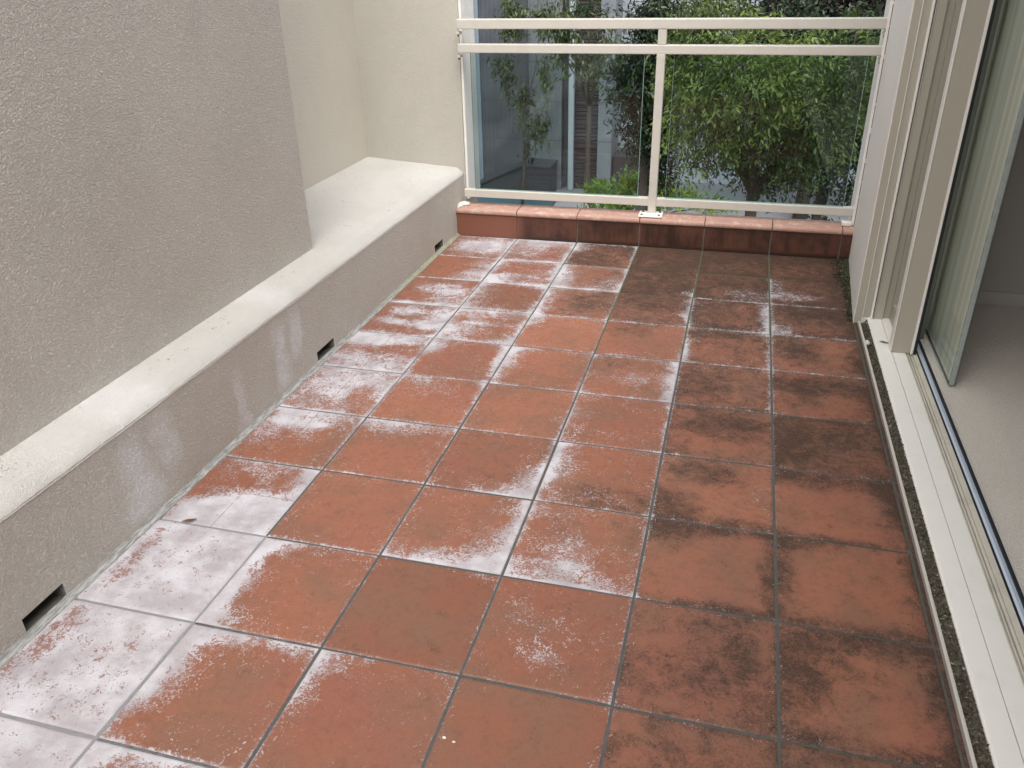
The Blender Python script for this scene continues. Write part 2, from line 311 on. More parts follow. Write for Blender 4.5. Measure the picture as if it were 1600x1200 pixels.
d(1,6,0,.08,(1.2,.5,.5,.6),[('m',.42,.8,.3,.2,.75),('m',.1,.15,.28,.28,.7),('m',.8,.06,.4,.1,.5),('s',.88,.5,.08,.16,.28)],.75); d(1,7,0,.04,(1,.3,.4,.6),[('m',.18,.9,.35,.2,.9),('m',.7,.97,.4,.1,.6),('m',.97,.5,.1,.5,.6),('m',.6,.03,.6,.08,.7)],.6)
d(1,8,0,.22,(.6,.5,.3,.4),[('m',.55,.55,.3,.35,.38),('m',.9,.5,.2,.5,.3),('m',.3,.3,.3,.15,.3)],.5); d(1,9,0,.30,(.3,.3,.2,.3),[('m',.6,.6,.4,.4,.2)],.5); d(1,10,0,.3)
d(0,0,0,.85,(0,0,0,0),[('x',0,0,0,0,0)],.6); d(0,1,0,.74,(1.5,0,1,0),[('s',.3,.3,.35,.15,.55),('s',.1,.6,.12,.3,.4)],.6); d(0,2,0,.62,(2.5,0,1.5,.8),[('m',.6,.75,.6,.25,.45),('s',.12,.18,.16,.14,.6)],.65)
d(0,3,0,.12,(1.4,0,1,1.5),[('m',.28,.62,.28,.4,.65),('m',.95,.5,.15,.5,.35)],.75); d(0,4,0,.18,(1,0,.5,1),[('m',.45,.68,.5,.2,.75),('m',.3,.35,.2,.2,.35)],.65); d(0,5,0,.35,(.6,0,.3,.5),[('m',.35,.6,.45,.45,.65),('m',.1,.2,.2,.2,.4)],.6)
d(0,6,0,.05,(.4,0,.2,.3),[('m',.4,.88,.6,.17,.85),('m',.95,.6,.14,.5,.5),('m',.35,.03,.4,.05,.5)],.8); d(0,7,0,.02,(.2,0,.2,.2),[('m',.2,.93,.35,.12,.6),('m',.04,.6,.1,.5,.6),('m',.55,.03,.6,.08,.6),('m',.98,.8,.08,.2,.3)],.75)
d(0,8,0,.06,(.2,0,.2,.2),[('m',.2,.75,.33,.34,.65),('m',.62,.92,.5,.14,.7),('m',.12,.3,.26,.35,.5),('m',.6,.03,.6,.1,.6),('m',.97,.5,.1,.5,.45)],.8); d(0,9,0,.45,(0,0,0,0),[],.5)
vn1, vn2 = vnoise(64, 3), vnoise(64, 9)
def stain_at(X, Y, a, b, x0, x1, y0, y1):
    s, m, e, bl, tone = DT.get((a, b), (0, .15, (0,0,0,0), (), .45))
    if a < 0: s, m, e, bl, tone = 0, .75, (0,0,0,0), (), .5
    U = (X-x0)/(x1-x0); Vv = (Y-y0)/(y1-y0)
    S_ = np.full(X.shape, float(s)); M_ = np.full(X.shape, float(m)); H_ = S_*.8+(.12 if s+sum(e) > 3 else 0)
    dd = (X-x0, x1-X, Y-y0, y1-Y)
    dmin0 = np.minimum(np.minimum(dd[0], dd[1]), np.minimum(dd[2], dd[3]))
    for k in range(4):
        if e[k] > 0:
            wd = e[k]*.0082*(.35+1.3*vn1(X*14+k*7+a, Y*14+b*3))
            S_ += .75*np.exp(-(dd[k]/np.maximum(wd, .002))**1.5); H_ += .55*np.exp(-dd[k]/(.010+.016*min(e[k], 4)))
    for (kd, u, v, ru, rv, st) in bl:
        if ru == 0: continue
        q = ((U-u)/ru)**2 + ((Vv-v)/rv)**2 + .9*(vn2(X*11+u*9, Y*11+v*5)-.5)
        g = st/(1+np.exp((2.2 if kd == 'm' else 3.6)*(q-.8)))
        if kd == 's': H_ += 1.2*st/(1+np.exp(1.6*(q-1.5)))
        if kd == 's': S_ += g
        elif kd == 'm': M_ += g
        else: S_ -= g
    M_ += .55*np.exp(-(XE-X)/.045)*(.5+vn2(X*6, Y*8)) + .9*np.exp(-(.345-Y)/.05)*(X > -.95)*(.4+vn2(X*9, Y*5)) + (.09 if a in (0, 1) and m < .5 else 0)*(.4+1.2*vn2(X*5+3, Y*5)) + (.30*np.exp(-dmin0/.022))*(a in (0, 1))
    dmin = np.minimum(np.minimum(dd[0], dd[1]), np.minimum(dd[2], dd[3]))
    return np.clip(S_, 0, 1.05), np.clip(M_*(.8+.4*vn1(X*9, Y*9)), 0, 1.1), tone, np.clip(H_, 0, 1), np.exp(-(dmin/.0035)**2)
def build_floor():
    cols = [(-1, .3336, XE)] + [(a, -T*a, -T*a+T) for a in range(0, 5)] + [(5, XL, -T*4)]
    cols[0] = (-1, .3336, XE); cols[1] = (0, 0, .3336)
    tk = np.array([0, .0015, .004, .008, .013, .020]); mid = np.linspace(.03, .97, 30)
    Vs, Fs, UV, A = [], [], [], [[] for _ in range(6)]; base = 0
    for (a, x0, x1) in cols:
        for b in range(0, 15):
            y0, y1 = -T*b, (-T*(b-1) if b > 0 else .345)
            xi0, xi1 = x0 + JG*(a != 5)*rng.uniform(.8, 1.2), x1 - JG*(a >= 0)*rng.uniform(.8, 1.2)
            yi0, yi1 = y0 + JG*rng.uniform(.8, 1.2), y1 - (JG*rng.uniform(.8, 1.2) if b > 0 else 0)
            def ticks(p, q):
                L = q-p
                if L < .06: return np.linspace(p, q, 6)
                md = mid*L; md = md[(md > .024) & (md < L-.024)]
                return p + np.concatenate([tk, md, (L-tk)[::-1]])
            tx, ty = ticks(xi0, xi1), ticks(yi0, yi1)
            X, Y = np.meshgrid(tx, ty, indexing='ij'); X, Y = X.ravel(), Y.ravel()
            ex = np.minimum(X-xi0, xi1-X); ey = np.minimum(Y-yi0, yi1-Y); dmin = np.minimum(ex, ey)
            tilt = rng.normal(0, .0007, 2); dz = rng.normal(0, .0005)
            Z = dz + tilt[0]*((X-x0)/T-.5) + tilt[1]*((Y-y0)/T-.5) - .0022*np.clip(1-dmin/.005, 0, 1)**2
            s, m, tone, hl, rim = stain_at(X, Y, a, b, x0, x1, y0, y1)
            nx, ny = len(tx), len(ty); n = nx*ny
            I = np.arange(n).reshape(nx, ny)
            F = np.stack([I[:-1, :-1], I[1:, :-1], I[1:, 1:], I[:-1, 1:]], -1).reshape(-1, 4)+base
            # skirts down the sides
            per = np.concatenate([I[:, 0], I[-1, 1:], I[-2::-1, -1], I[0, -2:0:-1]]); k = len(per)
            Vs.append(np.stack([X, Y, Z], 1)); Vs.append(np.stack([X[per], Y[per], Z[per]], 1)); Vs.append(np.stack([X[per], Y[per], np.full(k, -.012)], 1))
            P = base+n+np.arange(k); J = P+k; per = np.concatenate([per, per])
            Fs.append(F); Fs.append(np.stack([np.roll(P, -1), P, J, np.roll(J, -1)], 1))
            cr = {5: 1.0, 4: .7, 3: .25}.get(a, .15) * (1 if b < 8 else .0) + (.15 if b < 4 else 0)
            u = (X-x0)/(x1-x0); v = (Y-y0)/(y1-y0)
            UV.append(np.stack([u, v], 1)); UV.append(np.stack([u, v], 1)[per])
            for q, val in enumerate((s, m, np.full(n, cr), np.full(n, tone+rng.normal(0, .07)), hl, rim)): A[q].append(val); A[q].append(val[per])
            base += n+2*k
    fl = mesh_obj('floor', np.concatenate(Vs), np.concatenate(Fs), M_TILE, uvs=np.concatenate(UV), smooth=True,
             attrs=dict(salt=np.concatenate(A[0]), mould=np.concatenate(A[1]), cross=np.concatenate(A[2]), tone=np.concatenate(A[3]), halo=np.concatenate(A[4]), rim=np.concatenate(A[5])))
    tag(fl, kind='structure')
    # grout bed
    gx = np.arange(XL-.02, XE+.012, .012); gy = np.arange(-5.0, .36, .012); X, Y = np.meshgrid(gx, gy, indexing='ij')
    nx, ny = X.shape; X, Y = X.ravel(), Y.ravel()
    av = np.clip(np.ceil(-X/T), 0, 5).astype(int); bv = np.clip(np.ceil(-Y/T), 0, 12).astype(int)
    S_ = np.array([max(DT.get((a, b), (0,)*2)[0], 0)+.05*sum(DT[(a, b)][2]) if (a, b) in DT else 0 for a, b in zip(av, bv)])
    Mo = np.where(Y > -.9, .75, np.where(X > -.1, .55, .2))
    I = np.arange(nx*ny).reshape(nx, ny); F = np.stack([I[:-1, :-1], I[1:, :-1], I[1:, 1:], I[:-1, 1:]], -1).reshape(-1, 4)
    g = mesh_obj('floor_grout', np.stack([X, Y, np.full(X.shape, -.0036)], 1), F, M_GROUT, parent=fl, smooth=True, attrs=dict(salt=S_, mould=Mo))
build_floor()
# ---------------------------------------------------------------- left side: low wall with ledge, pier, niche
def grid_wall(name, corner, ud, vd, us, vs, mat, hole=None, parent=None, jitter=0):
    corner, ud, vd = Vector(corner), Vector(ud), Vector(vd); V = [corner+ud*u+vd*v for u in us for v in vs]; n = len(vs)
    F = []
    for i in range(len(us)-1):
        for j in range(n-1):
            if hole and hole((us[i]+us[i+1])/2, (vs[j]+vs[j+1])/2): continue
            F.append((i*n+j, (i+1)*n+j, (i+1)*n+j+1, i*n+j+1))
    return mesh_obj(name, V, F, mat, parent)
HOLES = [(-2.775, -2.648), (-1.325, -1.185), (-.018, .105)]
low = empty('low_wall', (XL, -2, 0), 'low rendered wall with pale chamfered ledge and three drain slots along the tiles', 'wall')
LZ = .306
def low_wall():
    ys = sorted([-6.0, .5] + [y for h in HOLES for y in h] + list(np.arange(-5.5, .5, .25)))
    zs = [-.02, .006, .052, LZ]
    us = [y+6 for y in ys]
    o = grid_wall('wall_face', (XL, -6, 0), (0, 1, 0), (0, 0, 1), us, zs, M_FASCIA, hole=lambda u, v: .006 < v < .052 and any(h[0] < u-6 < h[1] for h in HOLES))
    under(o, low)
    for h in HOLES:
        b = MB(); x0, x1, y0, y1, z0, z1 = XL-.11, XL, h[0], h[1], .006, .052
        b.add([(x, y, z) for z in (z0, z1) for y in (y0, y1) for x in (x0, x1)], [(0,1,3,2), (4,6,7,5), (0,4,5,1), (2,3,7,6), (0,2,6,4)])
        under(b.obj('drain_slot', M_DRAIN), low)
    # ledge: chamfer then gently sloping top, slightly hand-trowelled
    ys = np.arange(-6, .51, .02); V = []; r = vnoise(400, 5)
    prof = [(XL+.0012, LZ-.006, 0), (XL-.002, LZ+.002, 1), (XL-.012, LZ+.012, .8), (XL-.036, LZ+.028, .9), (XL-.046, LZ+.031, .5), (XL-.15, .343, 0), (XL-.157, .344, 0), (-2.25, .376, 0)]
    for i, y in enumerate(ys):
        for j, (x, z, k) in enumerate(prof):
            q = (float(r(i*.35, j*3+.5))-.5)*.008 + (float(r(i*1.1+50, j*3+.5))-.5)*.004
            V.append((x-(abs(q)*k if j == 1 else q*k), y, z+(q*.6*k if j > 1 else q*.5)))
    n = len(prof); F = [(i*n+j, (i+1)*n+j, (i+1)*n+j+1, i*n+j+1) for i in range(len(ys)-1) for j in range(n-1)]
    under(mesh_obj('ledge', V, F, M_LEDGE, smooth=True), low)
nd = NT('drain_inside'); M_DRAIN = nd.done(nd.mix(nd.noise(40, 5), (.10, .095, .085), (.25, .235, .21)), .9)
low_wall()
pier = MB().box(-2.6, -1.815, -6, -.985, .33, 2.3).obj('rendered_pier', M_PIER, bevel=.004)
tag(pier, 'broad coarse grey rendered wall block standing above the ledge on the left', 'wall')
nb = MB().box(-2.6, -2.232, -.983, .5, .30, 2.3).obj('niche_back_wall', M_NICHE_LIT); tag(nb, 'smooth cream back wall of the recess beyond the coarse pier', 'wall')
ew = empty('end_wall', (-1.9, .5, 0), 'cream return wall closing the recess beside the balcony railing', 'wall')
under(MB().box(-2.6, -1.655, .5, .70, -.3, 2.3).obj('wall_face', M_NICHE, bevel=.004), ew)
under(MB().box(-1.654, -1.640, .503, .72, .16, 2.3).obj('edge_strip', M_WHITE, bevel=.003), ew)  # lit end face of this wall, its brightness painted as a white strip
# sealant along the foot of the low wall
def sealant():
    ys = np.arange(-5, .345, .012); V = []; r = vnoise(500, 21)  # hand-tooled bead
    for i, y in enumerate(ys):
        k = float(r(i*.8, 1.5)); k2 = float(r(i*.5, 8.5))
        V += [(XL+.0005, y, .014+.004*k), (XL+.006+.003*k2, y, .0075+.002*k), (XL+.010+.004*k2, y, .0045), (XL+.013+.005*k, y, .0052*(.5+k)), (XL+.0145+.002*k, y, -.002)]
    F = [(i*5+j, i*5+j+1, i*5+j+6, i*5+j+5) for i in range(len(ys)-1) for j in range(4)]
    n = NT('sealant'); c = n.mix(n.step(n.noise(110, 6, .75, vec=n.vscale(n.tc.outputs['Object'], 1.6, .22, 1.6)), .40, .64), (.19, .187, .178), (.40, .395, .38))
    y = n.xyz()[1]; c = n.mix(n.math('MULTIPLY', n.step(y, -.9, -.1), n.step(n.noise(40, 4), .35, .6, .2, .7)), c, (.30, .32, .17))
    o = mesh_obj('sealant_bead', V, F, n.done(c, .75), smooth=True)
    tag(o, 'pale grey sealant bead along the foot of the left low wall', 'sealant')
sealant()
# ---------------------------------------------------------------- kerb under the railing
def mat_kerb(name, dark, top):
    n = NT(name); g = n.tc.outputs['Object']
    base = n.mix(n.noise(6, 5, .6), (.17, .064, .040) if not top else (.35, .20, .15), (.21, .082, .05) if not top else (.45, .27, .21))
    base = n.mix(n.step(n.noise(160, 4, .7), .5, .7, 0, .3), base, (.2, .08, .05))
    if dark:
        x, y, z = n.xyz(); streak = n.noise(11, 6, .7, .3, vec=n.vscale(g, 1.6, 1, .22))
        k = n.step(x, -1.36, -1.25, .0, 1.0); f = n.math('MULTIPLY', n.step(n.math('ADD', n.math('MULTIPLY', streak, .5), n.math('MULTIPLY', n.noise(5, 5, .65), .5)), .38, .62, .50, .97), k)
        f2 = n.math('MULTIPLY', n.step(z, .005, .05, 1, 0), k); f = n.math('MAXIMUM', f, n.math('MULTIPLY', f2, .95))
        base = n.mix(f, base, n.mix(n.noise(30, 4), (.012, .007, .005), (.036, .016, .010)))
    if top:
        base = n.mix(n.step(n.noise(25, 7, .7), .5, .68, 0, .5), base, (.60, .50, .45))
    m = n.done(base, .45 if dark else .6); n.bump(n.noise(90, 4, .6), .0008, .7); return m
M_KF, M_KT = mat_kerb('kerb_tile_dark', True, False), mat_kerb('coping_tile', False, True)
KX = [XL, -1.32, -.99, -.66, -.33, 0.0, .33, .384]
kerb = empty('tiled_kerb', (-.64, .42, 0), 'low terracotta tiled kerb under the railing with rounded pink coping tiles', 'kerb')
nk = NT('kerb_mortar'); M_MORT = nk.done(nk.mix(nk.noise(30, 5), (.07, .06, .05), (.22, .20, .17)), .9)
under(MB().box(XL, .384, .350, .465, -.02, .135).obj('mortar_bed', M_MORT), kerb)
for i in range(7):
    x0, x1 = KX[i]+(.003 if i else .004), KX[i+1]-.003
    under(MB().box(x0, x1, .3435, .352, .001, .1225).obj('face_tile', M_KF, bevel=.0015), kerb)
    prof = [(.352, .1245), (.339, .1255), (.3345, .131), (.3335, .139), (.336, .147), (.3425, .153), (.352, .1555), (.47, .1565), (.478, .15), (.478, .1245)]
    dz = random.uniform(-.0006, .0006)
    o = MB().prism_x([(y, z+dz) for y, z in prof], x0-.001, x1+.001).obj('coping_tile', M_KT, bevel=.001); under(o, kerb)
# ---------------------------------------------------------------- railing
def box_obj(name, args, mat, root, bevel=.003): return under(MB().box(*args).obj(name, mat, bevel=bevel), root)
RXL, RXR = -1.636, .378
rail = empty('balcony_railing', (-.608, .43, .157), 'cream metal balcony railing with tinted glass infill standing on the kerb', 'railing')
box_obj('top_rail', (RXL, RXR, .408, .462, 1.048, 1.094), M_RAIL, rail, .004)
box_obj('middle_rail', (RXL, RXR, .408, .458, .937, .979), M_RAIL, rail, .004)
box_obj('bottom_rail', (RXL, RXR, .412, .452, .199, .240), M_RAIL, rail, .003)
box_obj('post', (-.629, -.589, .404, .444, .163, .937), M_RAIL, rail, .002)
box_obj('post', (-.629, -.589, .410, .446, .979, 1.048), M_RAIL, rail, .002)
pl_ = box_obj('base_plate', (-.672, -.550, .345, .452, .1575, .1635), M_PLATE, rail, .0015)
for bx in (-.655, -.567):
    for by in (.368, .430):
        c = MB(); c.tube([(bx, by, .1636), (bx, by, .1665)], .0065, 10); c.tube([(bx, by, .1665), (bx, by, .1690)], .0045, 6)
        o = c.obj('bolt', NT('bolt_metal').done((.16, .15, .13), .45, .8)); o.parent = pl_
for (x0, x1) in ((RXL-.004, RXL+.012), (RXR-.010, RXR+.004)):
    for z0, z1 in ((1.035, 1.10), (.925, .985)):
        br = box_obj('wall_bracket', (x0, x1, .414, .456, z0-.012, z0+.001), M_RAIL, rail, .002)
        c = MB(); xc = (x0+x1)/2; c.tube([(xc, .425, z0-.013), (xc, .425, z0-.022)], .006, 8)
        o = c.obj('screw', NT('rust_screw').done((.14, .10, .07), .6, .4)); o.parent = br
box_obj('wall_post', (.372, .392, .405, .455, .157, 2.3), M_PLATE, rail, .002)
box_obj('wall_flange', (.325, .372, .385, .455, .157, .175), M_PLATE, rail, .003)
for (x0, x1) in ((-1.575, -.690), (-.545, .322)):
    g = MB().box(x0, x1, .427, .433, .2405, .9365).obj('glass_pane', M_GLASS); under(g, rail)
    e = MB().box(x0-.0014, x0-.0002, .427, .433, .2405, .9365).box(x1+.0002, x1+.0024, .427, .433, .2405, .9365).box(x0, x1, .4262, .4338, .2402, .2425).obj('pane_edge', M_GEDGE)
    e.parent = g
# small plaster lump at left foot of railing
def lump(name, c, r, mat, seed, label, cat, group=None, flat=.6, sub=3):
    bm = bmesh.new(); bmesh.ops.create_icosphere(bm, subdivisions=sub, radius=1); rr = np.random.default_rng(seed); ph = rr.random(9)*6
    for v in bm.verts:
        k = 1+.28*math.sin(v.co.x*4+ph[0])*math.sin(v.co.y*5+ph[1])+.18*math.sin(v.co.z*9+ph[2]+v.co.x*6)
        v.co = Vector((v.co.x*r[0]*k, v.co.y*r[1]*k, v.co.z*r[2]*k*flat))
    me = bpy.data.meshes.new(name); bm.to_mesh(me); bm.free(); me.materials.append(mat); o = bpy.data.objects.new(name, me); sc.collection.objects.link(o); o.location = c
    return tag(o, label, cat, group)
M_PLASTER = paint('old_plaster', (.66, .63, .57), .8, .6)
lump('plaster_lump', (-1.640, .405, .158), (.030, .05, .018), M_PLASTER, 4, 'crumbly pale plaster lump where left wall meets the pink coping', 'plaster')
# ---------------------------------------------------------------- right side: white pier, door frame, sill, gutter
rp = empty('white_pier', (.35, 0, 0), 'white rendered wall end between railing and sliding door frame', 'wall')
o = MB().prism_z([(.3285, -.462), (.384, .40), (.395, .72), (.80, .72), (.80, -.13), (.44, -.13), (.40, -.44)], -.02, 2.7).obj('wall_face', M_WHITE, bevel=.004); under(o, rp)
# crack / joint beside the rail post
zz = .17; ckm = NT('crack_dark').done((.05, .045, .04), .9)
while zz < 1.6:
    L = random.uniform(.05, .22); y = .372+random.uniform(-.003, .003); under(MB().box(.3795, .3835, y, y+random.uniform(.0012, .0035), zz, zz+L).obj('wall_crack', ckm), rp); zz += L+random.uniform(.002, .03)
frame = empty('door_frame', (.43, -.47, 0), 'cream aluminium sliding door frame jamb fixed to the white pier', 'door frame')
def vprof(name, x0, x1, y0, y1, z0=.0, z1=2.35, m=None, root=None, bev=.0015): return box_obj(name, (x0, x1, y0, y1, z0, z1), m or M_FRAME, root or frame, bev)
vprof('jamb_backing', .3585, .60, -.460, -.13)
vprof('jamb_flange', .332, .3575, -.4705, -.4602, bev=.002)
vprof('jamb_lip', .3575, .3605, -.4800, -.4602, m=M_SILL)
vprof('jamb_channel', .3605, .3860, -.4720, -.4602)
vprof('jamb_rib', .3860, .3950, -.4930, -.4602, m=M_SILL, bev=.003)
vprof('jamb_rib_inner', .3985, .4040, -.4880, -.4602, bev=.002)
vprof('jamb_face', .4042, .4350, -.4840, -.4602)
vprof('jamb_recess', .4352, .5200, -.4660, -.4602)
door = empty('sliding_door', (.46, -.78, .03), 'cream sliding door leaf pushed open with its pale stile standing on the sill', 'door')
def dpart(name, a, m, bev=.002): return box_obj(name, a, m, door, bev)
dpart('stile', (.4270, .5010, -.802, -.772, .031, 2.30), M_FRAME, .003)
dpart('stile_edge', (.4225, .4268, -.8055, -.766, .031, 2.30), M_SILL, .0015)
dpart('stile_bead', (.4910, .5005, -.8130, -.8022, .031, 2.30), M_SILL, .003)
dpart('rubber_seal', (.5012, .5120, -.806, -.775, .031, 2.30), M_BLACK, .001)
dpart('glazing', (.478, .484, -.771, -.50, .05, 2.28), M_DGLASS, 0)
dpart('bottom_rail', (.462, .500, -.771, -.486, .031, .10), M_FRAME, .002)
dpart('rear_stile', (.462, .500, -.485, -.4665, .031, 2.30), M_FRAME, .001)
ni = NT('infill'); iy = ni.vscale(ni.tc.outputs['Object'], 1, 1, .004); M_REFL_PAINT = ni.done(ni.mix(ni.step(ni.noise(22, 4, .6, vec=iy), .38, .64), (.66, .64, .55), (.90, .91, .87)), .3)  # pale vertical bands: the glass reflections painted as an opaque colour
gl = empty('glass_door_leaf', (.60, -.8, .012), 'frameless double glass leaf standing open just inside the door track', 'glass door')
def gpart(name, a, m, bev=.001): return box_obj(name, a, m, gl, bev)
gpart('glass_pane', (.588, .593, -1.000, -.50, .012, 2.3), M_DGLASS)
gpart('glass_pane', (.610, .616, -1.000, -.50, .012, 2.3), M_DGLASS)
gpart('reflection_panel', (.5955, .6075, -.983, -.50, .019, 2.3), M_REFL_PAINT)  # added opaque panel between the panes, carries the painted reflections
gpart('edge_strip', (.5935, .6095, -1.000, -.990, .012, 2.3), paint('glass_green_strip', (.33, .37, .35), .25, .1))
gpart('bottom_spacer', (.5935, .6095, -.989, -.50, .012, .018), M_BLACK, 0)
gpart('fixed_stile', (.53, .575, -.60, -.55, .012, 2.3), paint('dark_frame', (.13, .14, .12), .35, .1, vert=True))
# sill
M_TRACKB = paint('beige_track', (.60, .565, .48), .5, .5)
sill = empty('door_sill', (.45, -2, 0), 'white aluminium door sill with ribbed track along the carpet edge', 'door sill')
Y0, Y1 = -5.2, -.4722
def sp(name, prof, m, bev=.0012, y1=Y1): return under(MB().prism_y(prof, Y0, y1).obj(name, m, bevel=bev), sill)
sp('outer_tread', [(.378, -.02), (.378, .026), (.382, .030), (.4298, .031), (.4298, -.02)], M_SILL)
sp('inner_tread', [(.4312, -.02), (.4312, .0305), (.477, .031), (.4775, -.02)], M_SILL, .0006)
sp('ribbed_track', [(.478, -.02), (.478, .022), (.4835, .022), (.484, .031), (.4872, .031), (.4877, .020), (.4925, .020), (.493, .028), (.4965, .028), (.497, .022), (.502, .022), (.5025, .028), (.5185, .027), (.5185, -.02)], M_TRACKB, .0004)
sp('black_gasket', [(.519, -.02), (.519, .026), (.525, .026), (.525, -.02)], M_BLACK, 0)
sp('steel_track', [(.5255, -.02), (.5255, .018), (.534, .022), (.5445, .018), (.5445, -.02)], M_TRACK, 0)
sp('inner_gasket', [(.545, -.02), (.545, .023), (.5525, .024), (.5525, -.02)], M_BLACK, 0)
sp('carpet_trim', [(.553, -.02), (.553, .020), (.5555, .020), (.5555, -.02)], M_TRACK, 0)
under(MB().box(.3605, .5185, Y1, -.46, -.02, .0295).obj('sill_end', M_SILL), sill)
# edging angle and gutter
edge = MB().prism_y([(.3455, -.02), (.3455, .0115), (.347, .0125), (.353, .0125), (.354, .011), (.354, -.02)], Y0, -.474).obj('edging_strip', M_RAIL, bevel=.0008)
tag(edge, 'thin pale metal edging strip between red tiles and the dirty gutter', 'edging strip')
gx = NT('gutter_dirt'); cg = gx.mix(gx.step(gx.noise(45, 7, .7), .35, .65), (.05, .042, .030), (.17, .145, .105))
cg = gx.mix(gx.step(gx.noise(12, 5, .6), .52, .66, 0, .55), cg, (.07, .085, .025)); M_DIRT = gx.done(cg, .95); gx.bump(gx.noise(150, 5, .7), .006, 1)
gut = MB().prism_y([(.3542, -.02), (.3542, .001), (.362, .004), (.371, .011), (.3776, .023), (.3776, -.02)], Y0, -.474).obj('gutter_channel', M_DIRT); tag(gut, 'narrow dirt filled gutter channel between edging strip and white sill', 'gutter')
def scatter(name, pts, size, cols, seed, mat, label, cat, flat=.5, kind='stuff'):
    r = np.random.default_rng(seed); n = len(pts); Vb = np.array([(1,0,0), (-1,0,0), (0,1,0), (0,-1,0), (0,0,1), (0,0,-1)], float)
    Fb = np.array([(0,2,4), (2,1,4), (1,3,4), (3,0,4), (2,0,5), (1,2,5), (3,1,5), (0,3,5)])
    Vs = np.empty((n, 6, 3)); tone = np.repeat(r.random(n), 6)
    for i, p in enumerate(pts):
        s = size*r.lognormal(-.2, .45)*r.uniform(.5, 1.4, 3)*np.array([1, 1, flat]); a = r.random()*6.28; R_ = np.array([[math.cos(a), -math.sin(a), 0], [math.sin(a), math.cos(a), 0], [0, 0, 1]])
        Vs[i] = (Vb*s*(1+.3*r.normal(size=(6, 1)))) @ R_.T + p
    F = (Fb[None]+6*np.arange(n)[:, None, None]).reshape(-1, 3)
    o = mesh_obj(name, Vs.reshape(-1, 3), F, mat, attrs=dict(tone=tone)); return tag(o, label, cat, kind=kind)
def tonemat(name, stops, rough=.9):
    n = NT(name); r = n.t.nodes.new('ShaderNodeValToRGB'); n.link(n.attr('tone'), r.inputs[0]); el = r.color_ramp.elements
    for i, (p, c) in enumerate(stops):
        e = el[i] if i < 2 else el.new(p)
        e.position = p; e.color = (*c, 1)
    return n.done(r.outputs[0], rough)
M_DEB = tonemat('debris', [(0, (.03, .025, .017)), (1, (.34, .31, .26)), (.6, (.07, .06, .035)), (.9, (.12, .10, .07))])
r2 = np.random.default_rng(11)
gxx = r2.uniform(.355, .3785, 6500)**1.0; P = np.stack([gxx, r2.uniform(-3.4, -.49, 6500), .002+22*(np.maximum(gxx-.357, 0))**1.8+r2.uniform(-.001, .003, 6500)], 1)
scatter('gutter_debris', P, .0024, None, 3, M_DEB, 'brown leaf litter and grit lying in the gutter by the sill', 'debris', .6)
M_MOSS = tonemat('moss', [(0, (.012, .011, .007)), (1, (.10, .10, .04)), (.6, (.028, .028, .012))])
Pm = []
for _ in range(4200):
    y = r2.uniform(-.52, .342); wv = .016+.022*math.exp(-((y-.08)/.14)**2)+.012*math.exp(-((y-.32)/.05)**2)
    wallx = .3285+(y+.462)/.862*.0555; x = wallx-.001-abs(r2.normal(0, wv*.75)) if y > -.46 else r2.uniform(.355, .372)
    if r2.random() < .30 and -.25 < y < .16 or y > .05 or r2.random() < .35: Pm.append((x, y, r2.uniform(-.001, .004)))
for _ in range(700): Pm.append((.365-abs(r2.normal(0, .028)), r2.uniform(.05, .335), r2.uniform(-.001, .004)))
for _ in range(500): Pm.append((r2.uniform(.355, .377), r2.uniform(-.80, -.48), r2.uniform(-.002, .005)))
scatter('moss_patch', np.array(Pm), .0034, None, 5, M_MOSS, 'dark green moss creeping along the foot of the white pier', 'moss', .7)
# loose bits
lump('plaster_flake', (.364, -.675, .006), (.013, .02, .008), M_PLASTER, 8, 'white plaster flake lying in the gutter beside the door stile', 'flake')
def leaf_obj(name, c, rot, L, Wd, mat, label, curl=.4):
    V, F = [], []; n = 9
    for i in range(n):
        t = i/(n-1); w_ = Wd*math.sin(math.pi*t)**.7*(1-.2*t); z = .002+curl*L*.25*(t-.4)**2
        for s in (-1, -.4, 0, .4, 1): V.append(((t-.5)*L, s*w_+.15*Wd*math.sin(5*t), z+abs(s)**1.5*curl*Wd*.8))
    F = [(i*5+j, i*5+j+1, i*5+j+6, i*5+j+5) for i in range(n-1) for j in range(4)]
    o = mesh_obj(name, V, F, mat, smooth=True); o.location = c; o.rotation_euler = (0, 0, rot); sm = o.modifiers.new('s', 'SOLIDIFY'); sm.thickness = .0006
    return tag(o, label, 'leaf')
nl = NT('dry_leaf'); M_DRY = nl.done(nl.mix(nl.noise(90, 4), (.055, .028, .012), (.17, .085, .035)), .7)
leaf_obj('dry_leaf', (-1.561, -2.304, .001), .55, .040, .0065, M_DRY, 'curled brown dry leaf lying on the white salt stain')
leaf_obj('leaf_scrap', (.296, -2.031, .0005), -.6, .010, .003, M_DRY, 'tiny dark leaf scrap on a clean red tile near the edging strip', .1)
leaf_obj('seed_husk', (.412, -.722, .0315), -.35, .034, .006, M_DRY, 'small dark seed husk lying on the white sill in front of the door jamb', .3)
for i, (x, y) in enumerate([(-.640, -2.80), (-.618, -2.805)]):
    lump('pebble', (x, y, .0015), (.0038, .003, .003), M_PLASTER, 30+i, ('left one of two tiny pale pebbles on the red tile at the bottom edge', 'right one of two tiny pale pebbles on the red tile at the bottom edge')[i], 'pebble', 'pale pebbles on the bottom red tile', sub=1)
